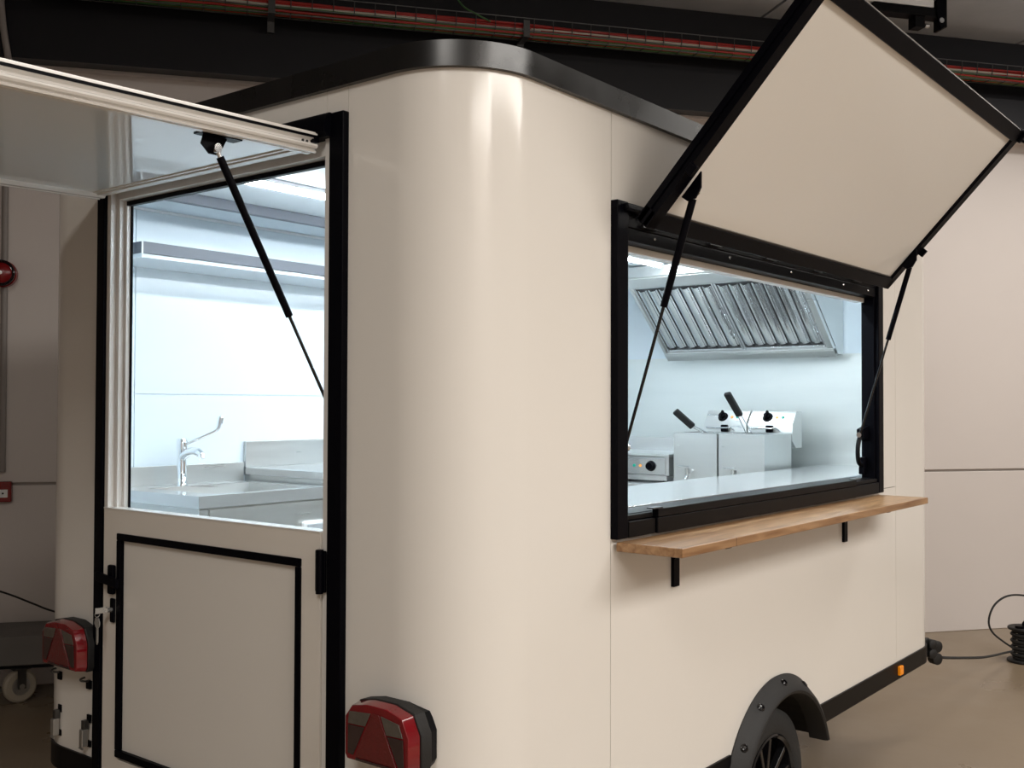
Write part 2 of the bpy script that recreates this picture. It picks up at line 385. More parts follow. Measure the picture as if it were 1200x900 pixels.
# floor, roof, ring trims
ring = cA+cB+cC+cD
fl_in = [(max(x, .012) if x < .2 else min(x, LX-.012), min(max(y, .012), WY-.012)) for x, y in cA]+[(1.40, .012), (1.40, .33), (2.26, .33), (2.26, .012)]+[(min(x, LX-.012), max(y, .012)) for x, y in cB]+[(min(x, LX-.012), min(y, WY-.012)) for x, y in cC]+[(max(x, .012), min(y, WY-.012)) for x, y in cD]
MB().prism([(x, y, ZB-.02) for x, y in fl_in], (0, 0, .06)).build('trailer_floor', 'black_plastic', T)
MB().prism([(x, y, 2.60) for x, y in offs(ring, .02)], (0, 0, .04)).build('ceiling_lining', 'ceiling_white', T)
MB().prism([(x, y, 2.64) for x, y in offs(ring, .01)], (0, 0, .09)).build('roof', 'body', T)
def band(path, z0, z1, out, inn, closed):
    mb = MB(); n = len(path)
    N = []
    for i in range(n):
        if closed: t = V((*path[(i+1) % n], 0))-V((*path[i-1], 0))
        else: t = V((*path[min(i+1, n-1)], 0))-V((*path[max(i-1, 0)], 0))
        t.normalize(); N.append(V((t.y, -t.x, 0)))
    for i, (x, y) in enumerate(path):
        for d, z in ((out, z0), (out, z1), (-inn, z1), (-inn, z0)): p = V((x, y, z))+N[i]*d; mb.v.append(p)
    for i in range(n if closed else n-1):
        j = (i+1) % n
        for a in range(4): mb.f.append([i*4+a, j*4+a, j*4+(a+1) % 4, i*4+(a+1) % 4]); mb.m.append(0)
    if not closed: mb.f += [[0, 1, 2, 3], [n*4-4, n*4-3, n*4-2, n*4-1]]; mb.m += [0, 0]
    return mb
band(ring, 2.684, 2.753, .018, .03, True).build('roof_trim', 'trim_black', T, smooth=30)
ZS0, ZS1 = .4676, .55
xr = AX+math.sqrt(.45**2-(ZS1-AZ)**2)-.01; xl = AX-math.sqrt(.45**2-(ZS1-AZ)**2)+.01
sk = [(xr+.03, 0), (LX-R, 0)]+cB[1:]+cC+cD[:-1]+[(0, WY-R), (0, YB_-.0)]
band(sk, ZS0, ZS1, .008, .02, False).build('skirt', 'black_satin', T, smooth=30)
band([(0, YA)]+cA+[(xl-.03, 0)], ZS0, ZS1, .008, .02, False).build('skirt', 'black_satin', T, smooth=30)
mk = MB().box(3.195, 3.240, -.022, -.006, .487, .530).build('side_marker', 'amber', T, bevel=.003)

# wheel arch
angs = [19+(161-19)*i/40 for i in range(41)]
sec = [(.452, .0), (.455, -.006), (.435, -.028), (.412, -.055), (.398, -.062), (.388, -.058), (.384, -.045), (.384, .02), (.40, .02)]
m = MB(); n = len(sec)
for a in angs:
    c, s_ = math.cos(math.radians(a)), math.sin(math.radians(a))
    for r_, y in sec: m.v.append(V((AX+r_*c, y, AZ+r_*s_)))
for i in range(len(angs)-1):
    for k in range(n): m.f.append([i*n+k, i*n+(k+1) % n, (i+1)*n+(k+1) % n, (i+1)*n+k]); m.m.append(0)
m.f += [list(range(n)), [len(m.v)-n+k for k in range(n)]]; m.m += [0, 0]
arch = m.build('wheel_arch', 'black_plastic', T, smooth=35)
for a in (30, 64, 90, 118, 142, 156):
    c, s_ = math.cos(math.radians(a)), math.sin(math.radians(a)); nn = V((c*.75, -.66, s_*.75)).normalized()
    MB().lathe([(.015, -.004), (.015, .002), (.010, .006), (.009, .0), (.0005, -.002)], V((AX+.432*c, -.033, AZ+.432*s_)), nn, 14).build('bolt', 'black_gloss', arch, smooth=40)
# wheel well
m = MB(); pts = arc(AX, AZ, .405, 20, 160, 20)
for x, z in pts: m.v += [V((x, .0, z)), V((x, .30, z))]
for i in range(len(pts)-1): m.f.append([2*i, 2*i+2, 2*i+3, 2*i+1]); m.m.append(0)
m.prism([(x, .30, z) for x, z in pts], (0, .01, 0))
m.build('wheel_well', 'black_plastic', T)
# wheel
HX, HZ, RT = 1.825, .31, .31
ty = MB().lathe([(.205, .20), (.23, .205), (.28, .20), (.303, .19), (.31, .165), (.31, .055), (.303, .028), (.285, .018), (.25, .012), (.225, .014), (.208, .022), (.205, .04)], (HX, 0, HZ), (0, 1, 0), 64, closed=True).build('wheel', 'rubber', T, smooth=30)
MB().lathe([(.209, .02), (.213, .016), (.206, .012), (.195, .022), (.19, .06), (.175, .10), (.175, .18), (.209, .19)], (HX, 0, HZ), (0, 1, 0), 56, closed=True).build('rim', 'black_gloss', ty, smooth=40)
MB().lathe([(.17, .12), (.17, .13)], (HX, 0, HZ), (0, 1, 0), 40).build('brake_drum', 'black_satin', ty)
MB().lathe([(.055, .08), (.055, .03), (.045, .022), (.0005, .02)], (HX, 0, HZ), (0, 1, 0), 32).build('hub_cap', 'black_gloss', ty, smooth=40)
for k in range(5):
    for d in (-9, 9):
        a = math.radians(90+72*k+d*1.0+8); b = math.radians(90+72*k+d*1.5+8)
        p1 = V((HX+.045*math.cos(a), .035, HZ+.045*math.sin(a))); p2 = V((HX+.198*math.cos(b), .028, HZ+.198*math.sin(b)))
        t = (p2-p1); w = V((-t.z, 0, t.x)).normalized()*.011
        MB().prism([p1-w, p2-w*.8, p2+w*.8, p1+w], (0, .03, 0)).build('spoke', 'black_gloss', ty, bevel=.004)
for k in range(5):
    a = math.radians(90+72*k+44)
    MB().lathe([(.009, .05), (.009, .026), (.004, .024)], (HX+.036*math.cos(a), 0, HZ+.036*math.sin(a)), (0, 1, 0), 8).build('wheel_bolt', 'steel_zinc', ty)
MB().lathe([(.03, .2), (.03, 1.99)], (HX, 0, HZ), (0, 1, 0), 16).build('axle', 'black_satin', T)
ty2 = MB().lathe([(.205, 1.985), (.23, 1.985), (.28, 1.99), (.31, 2.02), (.31, 2.13), (.303, 2.155), (.285, 2.17), (.225, 2.17), (.205, 2.16)], (HX, 0, HZ), (0, 1, 0), 48, closed=True).build('wheel', 'rubber', T, smooth=30)
MB().lathe([(.206, 2.0), (.19, 2.12), (.05, 2.13), (.05, 2.0)], (HX, 0, HZ), (0, 1, 0), 40).build('rim', 'black_gloss', ty2, smooth=30)
# chassis
m = MB()
for y in (.45, 1.74): m.box(.15, LX-.2, y-.03, y+.03, .38, .48)
for x in (.3, 1.4, 2.6, 3.5): m.box(x-.03, x+.03, .42, 1.77, .40, .48)
m.build('chassis', 'black_satin', T)
MB().prism([(LX-.3, .55, .38), (LX+1.1, 1.06, .38), (LX+1.1, 1.13, .38), (LX-.3, 1.64, .38), (LX-.3, 1.52, .38), (LX+.95, 1.095, .38), (LX-.3, .67, .38)], (0, 0, .07)).build('drawbar', 'black_satin', T)

# ---- rear door frame
fx0, fx1 = -.022, .06
for y0_, y1_ in ((YA, YA+.058), (YB_-.046, YB_)):
    MB().box(fx0, fx1, y0_, y1_, .47, 2.6128).build('door_jamb', 'black', T, bevel=.004)
MB().box(-.012, .05, YA+.058, YA+.085, .50, 2.56).build('door_liner', 'alu_white', T, bevel=.002)
for k, (ya, yb, xx, mt) in enumerate(((1.632, 1.655, -.010, 'alu_white'), (1.612, 1.632, .012, 'alu_white'), (1.596, 1.612, .030, 'alu_white'), (1.588, 1.596, .044, 'black'))):
    MB().box(xx, .052, ya, yb, .50, 2.545-.006*k).build('door_liner', mt, T, bevel=.003)
# header: rounded hinge profile along the top
hp = [(fx1, 2.6128), (-.028, 2.6128), (-.040, 2.600), (-.048, 2.575), (-.046, 2.556), (-.034, 2.545), (fx1, 2.545)]
MB().prism([(x, YA+.05, z) for x, z in hp], (0, YB_-YA-.10, 0)).build('door_header', 'black', T, smooth=30)
MB().box(.0, .05, YA+.085, 1.60, 2.500, 2.545).build('door_liner', 'alu_white', T, bevel=.003)
MB().box(.03, .052, YA+.085, 1.60, 2.484, 2.500).build('door_liner', 'black', T, bevel=.002)

# ---- lower half door
YL0, YL1, ZL = .5285, 1.6432, 1.4306
def rect_frame(mb, y0, y1, z0, z1, w, x0, x1, m=0):
    mb.box(x0, x1, y0, y1, z1-w, z1, m); mb.box(x0, x1, y0, y1, z0, z0+w, m)
    mb.box(x0, x1, y0, y0+w, z0+w, z1-w, m); mb.box(x0, x1, y1-w, y1, z0+w, z1-w, m); return mb
m = MB(); rect_frame(m, YL0, YL1, .49, ZL, .095, -.016, .026)
ld = m.build('lower_door', 'door_white', T)
MB().box(-.006, .016, YL0+.07, YL1-.07, .56, ZL-.07).build('door_panel', 'body', ld)
m = MB(); YP0, YP1, ZP0, ZP1 = .6074, 1.557, .5934, 1.3511
for (ya, yb, za, zb) in ((YP0, YP1, ZP1-.024, ZP1), (YP0, YP1, ZP0, ZP0+.024)): m.box(-.022, -.004, ya, yb, za, zb)
for (ya, yb) in ((YP0, YP0+.024), (YP1-.024, YP1)): m.box(-.022, -.004, ya, yb, ZP0+.024, ZP1-.024)
m.build('panel_frame', 'black', ld, bevel=.003)
MB().box(-.018, .03, YL0, YL1, ZL, ZL+.004).build('top_edge', 'alu_white', ld)
MB().tube([(-.026, YL0-.009, 1.262), (-.026, YL0-.009, 1.385)], .011, 12).build('hinge_barrel', 'black', ld, smooth=40)
MB().box(-.022, -.014, YL0-.026, YL0+.016, 1.265, 1.382).build('hinge_leaf', 'black', ld, bevel=.003)
# latch, lock and keys
MB().box(-.034, -.016, 1.562, 1.594, 1.142, 1.242).build('latch_body', 'black', ld, bevel=.006)
m = MB(); m.prism([(-.038, 1.638, 1.185), (-.052, 1.638, 1.185), (-.052, 1.51, 1.170), (-.038, 1.51, 1.170)], (0, 0, .032)); m.build('latch_lever', 'black', ld, bevel=.004)
MB().box(-.026, -.016, 1.563, 1.589, 1.045, 1.128).build('lock_plate', 'black', ld, bevel=.009, segs=3)
MB().lathe([(.008, -.02), (.008, .012), (.0005, .012)], (-.032, 1.575, 1.09), (-1, 0, 0), 16).build('lock_cylinder', 'steel_smooth', ld, smooth=40)
MB().obox(V((-.062, 1.578, 1.092)), (V((.022, 0, 0)), V((0, .0015, 0)), V((0, 0, .010)))).build('key', 'steel_smooth', ld, bevel=.001)
m = MB(); m.tube([(-.075+.009*math.cos(t*math.pi/6), 1.580, 1.08+.009*math.sin(t*math.pi/6)) for t in range(12)], .0012, 5, closed=True); m.build('key_ring', 'steel_smooth', ld)
m = MB(); kx = -.075
m.prism([(kx, 1.593, 1.068), (kx, 1.599, 1.050), (kx, 1.593, 1.038), (kx, 1.587, 1.034), (kx, 1.586, .982), (kx, 1.580, .978), (kx, 1.576, .986), (kx, 1.576, 1.034), (kx, 1.569, 1.040), (kx, 1.566, 1.052), (kx, 1.572, 1.068)], (.002, 0, 0))
m.build('key', 'steel_smooth', ld)

# ---- upper half door, swung up
UZ = 2.528
ca, sa = math.cos(math.radians(1.2)), math.sin(math.radians(1.2))
def D(s, y, h): return V((-.042-s*ca+h*-sa*0, y, UZ-s*sa+h))
def dbox(mb, s0, s1, y0, y1, h0, h1, m=0):
    vs = [D(s, y, h) for s in (s0, s1) for y in (y0, y1) for h in (h0, h1)]
    return mb.add(vs, [(0, 1, 3, 2), (4, 6, 7, 5), (0, 4, 5, 1), (2, 3, 7, 6), (0, 2, 6, 4), (1, 5, 7, 3)], m)
UL_, Y0u, Y1u = 1.10, .53, 1.655
ud = dbox(MB(), .02, UL_-.02, Y0u+.03, Y1u-.03, -.012, .012).build('upper_door', 'door_gloss', T)
def rail(y, sgn):
    # stepped aluminium profile along the near / far edge: sections (y offset inward, h)
    pr_ = [(0, .022), (.004, .024), (.045, .024), (.045, -.018), (.038, -.026), (.020, -.026), (.016, -.020), (.010, -.020), (.006, -.027), (0, -.027), (-.003, -.022), (.004, -.019), (.003, -.016), (-.006, -.015), (-.010, -.010), (-.009, -.005), (-.003, -.002), (.008, .001), (.009, .007), (.002, .011), (-.004, .012), (-.003, .014), (0, .015)]
    mb = MB(); mb.prism([D(.0, y+sgn*a, h) for a, h in pr_], D(UL_, y, 0)-D(0, y, 0)); return mb
rail(Y0u, 1).build('edge_rail', 'alu_white', ud, smooth=30)
rail(Y1u, -1).build('edge_rail', 'alu_white', ud, smooth=30)
dbox(MB(), .0, UL_, Y0u-.006, Y0u-.001, .014, .021).build('seal', 'black', ud)
dbox(MB(), .0, UL_, Y0u-.008, Y0u+.004, .021, .026).build('edge_strip', 'alu_white', ud)
for s in (.0, UL_-.035): dbox(MB(), s, s+.035, Y0u+.04, Y1u-.04, -.020, .022).build('edge_rail', 'alu_white', ud, bevel=.004)
dbox(MB(), .035, .05, Y0u+.045, Y1u-.045, -.016, .0).build('glazing_bead', 'alu_white', ud, bevel=.003)
dbox(MB(), .0, UL_, Y0u-.004, Y1u+.004, .024, .030).build('outer_skin', 'body', ud)
dbox(MB(), -.012, .012, Y0u-.004, Y0u+.03, .002, .02).build('end_cap', 'black', ud, bevel=.003)
for s in (.035, .05): MB().lathe([(.004, .0), (.004, .0025)], D(s, Y0u-.003, .0), (0, -1, 0), 10).build('rail_hole', 'dark_gap', ud)

def strut(top, bot, frac, r1, r2, parent, upn):
    top, bot = V(top), V(bot); d = (bot-top); mid = top+d*frac
    s = MB().tube([top+d*.03, mid], r1, 14).build('gas_strut', 'black', parent, smooth=50)
    MB().tube([top, top+d*.035], r1*.55, 10).build('strut_eye', 'steel_smooth', s, smooth=50)
    MB().tube([mid, bot], r2, 10).build('piston_rod', 'black_gloss', s, smooth=50)
    MB().lathe([(r1*1.15, -.01), (r1*1.15, .01)], top, upn, 14).build('ball_joint', 'chrome', s, smooth=40)
    return s
s1 = strut((-.345, .572, 2.462), (.040, .545, 1.765), .61, .0105, .0048, T, (0, 1, 0))
m = MB(); m.prism([(-.375, .580, 2.503), (-.385, .580, 2.47), (-.36, .580, 2.447), (-.33, .580, 2.447), (-.30, .580, 2.503)], (0, .005, 0)); m.box(-.395, -.27, .560, .60, 2.494, 2.500); m.build('strut_bracket', 'black', s1)
MB().lathe([(.012, -.008), (.012, .008)], (.03, .545, 1.765), (0, 1, 0), 10).build('strut_foot', 'black', s1)

# ---- window frame in the side
fy0 = -.024
wf = MB().box(XW0, XW0+.062, fy0, .035, ZW0, ZW1).build('window_frame', 'black', T, bevel=.004)
MB().box(XW0+.060, XW0+.082, -.006, .055, ZW0+.05, ZW1-.05).build('jamb', 'black', wf, bevel=.003)
MB().box(XW1-.062, XW1, fy0, .035, ZW0, ZW1).build('frame_side', 'black', wf, bevel=.004)
MB().box(XW1-.075, XW1-.060, -.006, .055, ZW0+.05, ZW1-.05).build('jamb', 'black', wf, bevel=.003)
MB().box(XW0+.06, XW1-.06, -.010, .035, ZW0, ZW0+.068).build('frame_bottom', 'black', wf, bevel=.004)
MB().box(XW0+.075, XW1-.075, .0, .10, ZW0+.060, ZW0+.070).build('sill_plate', 'black_satin', wf)
xs_ = [XW0+.062, .888, 2.60, XW1-.062]
for k in range(3):
    a, b = xs_[k]+.003, xs_[k+1]-.003; pd = -.030 if k == 1 else fy0
    MB().box(a, b, pd, -.010, ZW0, ZW0+.050).build('sill_segment', 'black_satin', wf, bevel=.003)
    MB().box(a, b, pd-.002 if k == 1 else -.016, -.008, ZW0+.052, ZW0+.078 if k == 1 else ZW0+.068).build('sill_segment', 'black_satin', wf, bevel=.003)
for x in (.888, 2.60): MB().box(x-.03, x+.03, -.034, -.008, ZW0+.079, ZW0+.083).build('sill_clip', 'steel_dark', wf, bevel=.001)
MB().box(XW0+.06, XW1-.06, -.012, .035, ZW1-.075, ZW1).build('frame_top', 'black', wf, bevel=.004)
MB().box(XW0+.03, XW1-.0, -.040, -.012, ZW1-.030, ZW1-.006).build('hinge_profile', 'black', wf, bevel=.008)
MB().box(XW0+.07, XW1-.07, -.012, .07, ZW1-.115, ZW1-.075).build('frame_top', 'black', wf, bevel=.004)
MB().box(XW0+.082, XW1-.075, .040, .08, ZW1-.137, ZW1-.115).build('inner_trim', 'alu_white', wf, bevel=.003)
for x in (.86, 1.30, 1.75, 2.2, 2.65): MB().box(x-.045, x+.045, -.022, -.012, ZW1-.066, ZW1-.058).build('hinge_clip', 'steel_dark', wf)
for x in (.9, 1.42, 1.95, 2.5, 2.8): MB().lathe([(.005, 0), (.004, .003)], (x, -.012, ZW1-.092), (0, -1, 0), 10).build('screw', 'steel_smooth', wf)

# ---- serving hatch, swung up 47 degrees
HN = V((0, .733, .68)); HD = V((0, -.68, .733)); HO = V((0, -.066, 2.356)); HL = .85; HX0, HX1 = .70, 2.81
def Q(x, s, h): return HO + V((x, 0, 0)) + HD*s + HN*h
def qbox(mb, x0, x1, s0, s1, h0, h1, m=0):
    vs = [Q(x, s, h) for x in (x0, x1) for s in (s0, s1) for h in (h0, h1)]
    return mb.add(vs, [(0, 1, 3, 2), (4, 6, 7, 5), (0, 4, 5, 1), (2, 3, 7, 6), (0, 2, 6, 4), (1, 5, 7, 3)], m)
ht = qbox(MB(), HX0+.03, HX1-.03, .03, HL-.03, -.034, -.006).build('service_hatch', 'body', T)
hprof = [(0, 0), (0, -.020), (.006, -.022), (.006, -.027), (0, -.030), (0, -.046), (.052, -.046), (.058, -.036), (.058, 0)]
def hrail(x, sg):
    mb = MB(); mb.prism([Q(x+sg*a, 0, h) for a, h in hprof], HD*HL); return mb
hrail(HX0, 1).build('hatch_rail', 'black', ht, smooth=30)
hrail(HX1, -1).build('hatch_rail', 'black', ht, smooth=30)
qbox(MB(), HX0, HX1, .0, .055, -.046, .0).build('hatch_rail', 'black', ht, bevel=.004)
qbox(MB(), HX0, HX1, HL-.055, HL, -.046, .0).build('hatch_rail', 'black', ht, bevel=.004)
for s, h0, h1, mt in ((HL, -.030, -.022, 'steel_smooth'), (HL, -.014, -.009, 'steel_dark'), (HL-.004, -.004, .003, 'steel_smooth')):
    qbox(MB(), HX0, HX1, s-.003, s+.003, h0, h1).build('edge_strip', mt, ht)
qbox(MB(), HX0+.008, HX1-.008, .008, HL-.008, .0, .004).build('outer_skin', 'body', ht)
qbox(MB(), HX0+.055, HX1-.055, .055, .060, -.040, -.035).build('bead', 'steel_dark', ht)
for x, sg in ((HX0, 1), (HX1, -1)):
    qbox(MB(), x-.012, x+.012, HL-.045, HL+.006, -.058, -.01).build('corner_cap', 'black', ht, bevel=.005)
    c = Q(x+(.012 if sg < 0 else -.012), HL-.03, -.06)
    MB().tube(smooth_path([c+HN*.02, c, c-HN*.02+HD*.005, c-HN*.022+HD*.022, c-HN*.008+HD*.028], 5), .0055, 8).build('hook', 'black', ht, smooth=60)
    qbox(MB(), x-.005, x+.012, .20, .235, -.066, -.04).build('stop_pad', 'black', ht, bevel=.003)
for x, bx_ in ((.785, .80), (2.76, 2.815)):
    tp = V((x, -.22, 2.434)); s2 = strut(tp, (bx_, .035, 1.66), .44, .0115, .0052, T, (1, 0, 0))
    m = MB(); m.prism([Q(x-.02, .125, -.046), Q(x-.02, .22, -.046), Q(x-.02, .185, -.078), Q(x-.02, .150, -.085), Q(x-.02, .128, -.07)], (.008, 0, 0)); m.build('strut_bracket', 'black', s2)
    sg = -1 if x < 1 else 1
    xj = XW0+.082 if x < 1 else XW1-.075
    m = MB(); m.prism([(xj, .02, 1.63), (xj, .02, 1.70), (bx_+.015*sg, .025, 1.685), (bx_+.015*sg, .025, 1.655)], (0, .03, 0)); m.build('strut_foot', 'black', s2)
    MB().lathe([(.012, -.012), (.012, .012)], (bx_, .035, 1.66), (1, 0, 0), 12).build('ball_joint', 'chrome', s2, smooth=40)
# locking handle at the right jamb
xj = XW1-.075
lh = MB().box(xj-.034, xj, .030, .058, 1.475, 1.555).build('hatch_lock', 'black', T, bevel=.005)
MB().tube(smooth_path([(2.825, .04, 1.645), (2.806, .04, 1.61), (2.803, .04, 1.565), (2.818, .04, 1.53), (xj-.03, .044, 1.52)], 5), .010, 10).build('lock_handle', 'black_satin', lh, smooth=60)

# ---- wooden shelf
sh = MB().box(.676, 2.925, -.238, -.012, 1.352, 1.380).build('counter_shelf', 'wood', T, bevel=.003)
MB().box(1.017, 1.0185, -.2385, -.23, 1.3525, 1.3795).build('board_joint', 'dark_gap', sh)
for x in (1.06, 2.54):
    b = MB().box(x-.036, x-.0, -.012, 0.0, 1.20, 1.352)
    b.box(x-.036, x, -.20, -.0, 1.340, 1.352); b.prism([(x-.036, -.012, 1.29), (x-.036, -.07, 1.342), (x-.036, -.012, 1.342)], (.036, 0, 0))
    b.build('shelf_bracket', 'black', sh)

# ---- tail lights
def tail_light(yc, zc, sg):
    w, h = .124, .082
    def hexa(x, k, dz=0):   # (y,z) outline facing -X; sg mirrors; right side (towards -Y) at sg=+1 is the outer side
        o = [(-1, .45), (-.78, .86), (-.3, 1.0), (.3, 1.0), (.80, .80), (1, .2), (1, -.8), (.93, -1), (-.93, -1), (-1, -.85)]
        return [(x, yc-a*w*k*sg, zc+b*h*k) for a, b in o]
    def frust(x0, k0, x1, k1):
        A, B = hexa(x0, k0), hexa(x1, k1); mb = MB(); n = len(A)
        mb.v = [V(p) for p in A+B]; mb.f = [list(range(n)), list(range(n, 2*n))]+[[i, (i+1) % n, n+(i+1) % n, n+i] for i in range(n)]; mb.m = [0]*len(mb.f); return mb
    ho = frust(-.004, 1.02, -.045, 1.03).build('tail_light', 'black_plastic', T, bevel=.004)
    frust(.03, .9, -.006, .98).build('light_base', 'black', ho)
    frust(-.045, 1.0, -.082, .93).build('lens', 'red_lens', ho, bevel=.003)
    xf = -.0825
    def face(pts, name, mt, x=xf, th=.003): MB().prism([(x, yc-a*w*sg, zc+b*h) for a, b in pts], (-th, 0, 0)).build(name, mt, ho, bevel=.001)
    face([(-.08, .72), (.10, .72), (.62, -.78), (-.60, -.78)], 'reflector', 'red_reflector')
    face([(-.78, .62), (-.14, .70), (-.30, .25), (-.82, .22)], 'lamp_window', 'clear_lens')
    face([(-.82, .18), (-.32, .21), (-.66, -.76), (-.82, -.72)], 'lamp_window', 'smoke_lens')
    face([(.16, .70), (.68, .58), (.80, .18), (.33, .15)], 'lamp_window', 'clear_lens')
    face([(.35, .11), (.81, .14), (.84, -.76), (.68, -.78)], 'lamp_window', 'smoke_lens')
    face([(-.58, -.82), (.60, -.82), (.60, -.90), (-.58, -.90)], 'lamp_window', 'smoke_lens')
tail_light(.236, .932, 1)
tail_light(1.814, .945, 1)

# ---- plate brackets left of the door
for y, z, up in ((1.95, .803, 1), (1.748, .803, 1), (1.95, .635, 0), (1.748, .635, 0)):
    xo = 0 if y < 1.93 else .004
    if up:
        pb = MB().box(xo-.010, xo, y-.012, y+.012, z-.015, z+.014).build('plate_bracket', 'black', T)
        MB().tube(smooth_path([(xo-.008, y, z+.012), (xo-.03, y+.004, z+.016), (xo-.035, y+.004, z+.024), (xo-.02, y, z+.028)], 4), .004, 6).build('hook', 'steel_dark', pb)
    else:
        pb = MB().box(xo-.006, xo, y-.012, y+.012, z+.035, z+.062).build('plate_bracket', 'black', T)
        MB().box(xo-.006, xo, y-.012, y+.010, z-.05, z-.028).build('foot', 'black', pb)
        MB().box(xo-.026, xo-.006, y-.006, y+.014, z+.012, z+.045).build('latch_arm', 'steel_dark', pb, bevel=.002)
        MB().box(xo-.034, xo-.010, y-.008, y+.014, z-.045, z+.015).build('latch', 'steel_zinc', pb, bevel=.003)
        MB().tube([(xo-.03, y+.016, z-.05), (xo-.03, y-.006, z-.052)], .004, 6).build('hook', 'steel_zinc', pb)

# ---- power socket block at the front corner
ps = MB().box(LX-.02, LX+.05, .06, .09, .44, .54).build('power_socket', 'black_plastic', T, bevel=.006)
for x, zs, r_ in ((LX+.035, (.46, .51), .026), (LX+.115, (.418, .484), .032)):
    for z in zs: MB().lathe([(r_*.8, -.03), (r_, -.025), (r_, .02), (r_*.7, .025)], (x, .05, z), (-.5, -.86, 0), 20).build('socket_cap', 'black_plastic', ps, smooth=40)
MB().box(LX+.03, LX+.12, .04, .06, .43, .475).build('socket_arm', 'black_plastic', ps, bevel=.006)

# ------------------------------------------------------------------ trailer interior: linings that belong to the trailer
yi = WY-.04
for (x0, x1, z0, z1) in ((.20, .409, .54, 2.6), (.412, X2+.4, .54, 1.832), (.412, X2+.4, 1.835, 2.6)):
    MB().box(x0, x1, yi-.005, yi, z0, z1).build('lining_panel', 'lining', T)
MB().box(.12, LX-.1, yi-.014, yi-.004, 2.588, 2.60).build('cove_trim', 'white_plastic', T, bevel=.003)
MB().box(.10, LX-.06, 1.725, 1.755, 2.560, 2.60).build('ceiling_profile', 'grey_blue', T, bevel=.002)
MB().box(LX-.047, LX-.042, .28, 1.93, 1.30, 2.088).build('steel_backsplash', 'steel_wall', T)
MB().box(.25, LX-.25, .34, WY-.25, .54, .55).build('floor_lining', 'trolley_grey', T)
# LED strips
for y in (1.29, .28):
    ls = thing('led_strip', (1.95, y, 2.58), 'bright white LED strip in the middle of the trailer ceiling' if y > 1 else 'bright white LED strip on the trailer ceiling above the serving counter', 'light')
    MB().box(.28, 3.15, y-.022, y+.022, 2.585, 2.5985).build('housing', 'white_plastic', ls)
    MB().box(.28, 3.15, y-.008, y+.008, 2.568, 2.585).build('diffuser', 'led', ls)

# ------------------------------------------------------------------ sink unit
SX0, SX1, SY0, SY1, SZ = .30, .945, 1.545, yi-.006, 1.455
sk_ = thing('sink_unit', (.62, 1.85, .55), 'stainless steel sink cabinet with backsplash just inside the rear door', 'sink')
m = MB(); m.box(SX0, SX1, SY0, SY0+.055, SZ-.045, SZ); m.box(SX0, SX1, SY1-.12, SY1, SZ-.045, SZ); m.box(SX0, SX0+.10, SY0+.055, SY1-.12, SZ-.045, SZ); m.box(SX1-.05, SX1, SY0+.055, SY1-.12, SZ-.045, SZ)
m.build('sink_top', 'steel_smooth', sk_)
bx0, bx1, by0, by1, bz = SX0+.10, SX1-.05, SY0+.055, SY1-.12, SZ-.22
m = MB(); m.v = [V(p) for p in ((bx0, by0, SZ-.002), (bx1, by0, SZ-.002), (bx1, by1, SZ-.002), (bx0, by1, SZ-.002), (bx0+.03, by0+.03, bz), (bx1-.03, by0+.03, bz), (bx1-.03, by1-.03, bz), (bx0+.03, by1-.03, bz))]
m.f = [[4, 5, 6, 7], [0, 1, 5, 4], [1, 2, 6, 5], [2, 3, 7, 6], [3, 0, 4, 7]]; m.m = [0]*5; m.build('basin', 'steel', sk_, smooth=20)
MB().box(SX0, SX1+.005, SY1-.012, SY1, SZ, 1.535).build('backsplash', 'steel', sk_, bevel=.002)
MB().box(SX0+.012, SX1-.005, SY0+.016, SY1, .56, SZ-.045).build('cabinet_body', 'steel', sk_)
MB().box(SX0+.055, SX1-.01, SY0+.010, SY0+.016, .62, SZ-.052).build('cabinet_door', 'steel', sk_, bevel=.002)
MB().box(SX0+.010, SX0+.050, SY0+.010, SY0+.017, .56, SZ-.05).build('corner_post', 'steel_smooth', sk_, bevel=.002)
sc = MB().box(.785, .905, SY0-.012, SY0+.010, 1.24, 1.325).build('socket_cover', 'white_plastic', sk_, bevel=.012, segs=3)
MB().box(.803, .887, SY0-.016, SY0-.011, 1.25, 1.312).build('cover_plate', 'grey_plastic', sc, bevel=.004)
# tap
TX, TY = .575, 2.055
tp = MB().lathe([(.026, 0), (.026, .006), (.021, .012), (.020, .145), (.022, .15), (.022, .19), (.018, .195), (.0005, .196)], (TX, TY, SZ), (0, 0, 1), 24).build('tap', 'chrome', sk_, smooth=40)
MB().tube(smooth_path([(TX, TY, SZ+.115), (TX+.005, TY-.05, SZ+.14), (TX+.01, TY-.11, SZ+.138), (TX+.01, TY-.125, SZ+.115)], 6), [.018]*12+[.014]*7, 12).build('spout', 'chrome', tp, smooth=50)
MB().tube(smooth_path([(TX+.01, TY-.02, SZ+.175), (TX+.06, TY-.07, SZ+.205), (TX+.10, TY-.10, SZ+.232), (TX+.112, TY-.107, SZ+.275), (TX+.114, TY-.107, SZ+.29)], 5), [.007]*10+[.008, .009, .011, .013, .014, .014, .014, .013, .012, .010, .006], 10).build('lever', 'chrome', tp, smooth=50)

# worktop beside the sink
wt = thing('worktop_unit', (2.0, 1.85, .55), 'stainless steel worktop with raised backsplash beyond the sink', 'worktop')
MB().box(.955, 3.02, 1.50, SY1, 1.478, 1.512).build('worktop', 'steel_smooth', wt, bevel=.003)
MB().box(.955, 3.02, SY1-.018, SY1, 1.512, 1.627).build('backsplash', 'steel', wt, bevel=.002)
MB().box(.965, 3.0, 1.53, SY1, .66, 1.478).build('cabinet_body', 'steel', wt)
for k in range(3): MB().box(.985+.67*k, 1.63+.67*k, 1.522, 1.53, .68, 1.46).build('cabinet_door', 'steel', wt, bevel=.002)
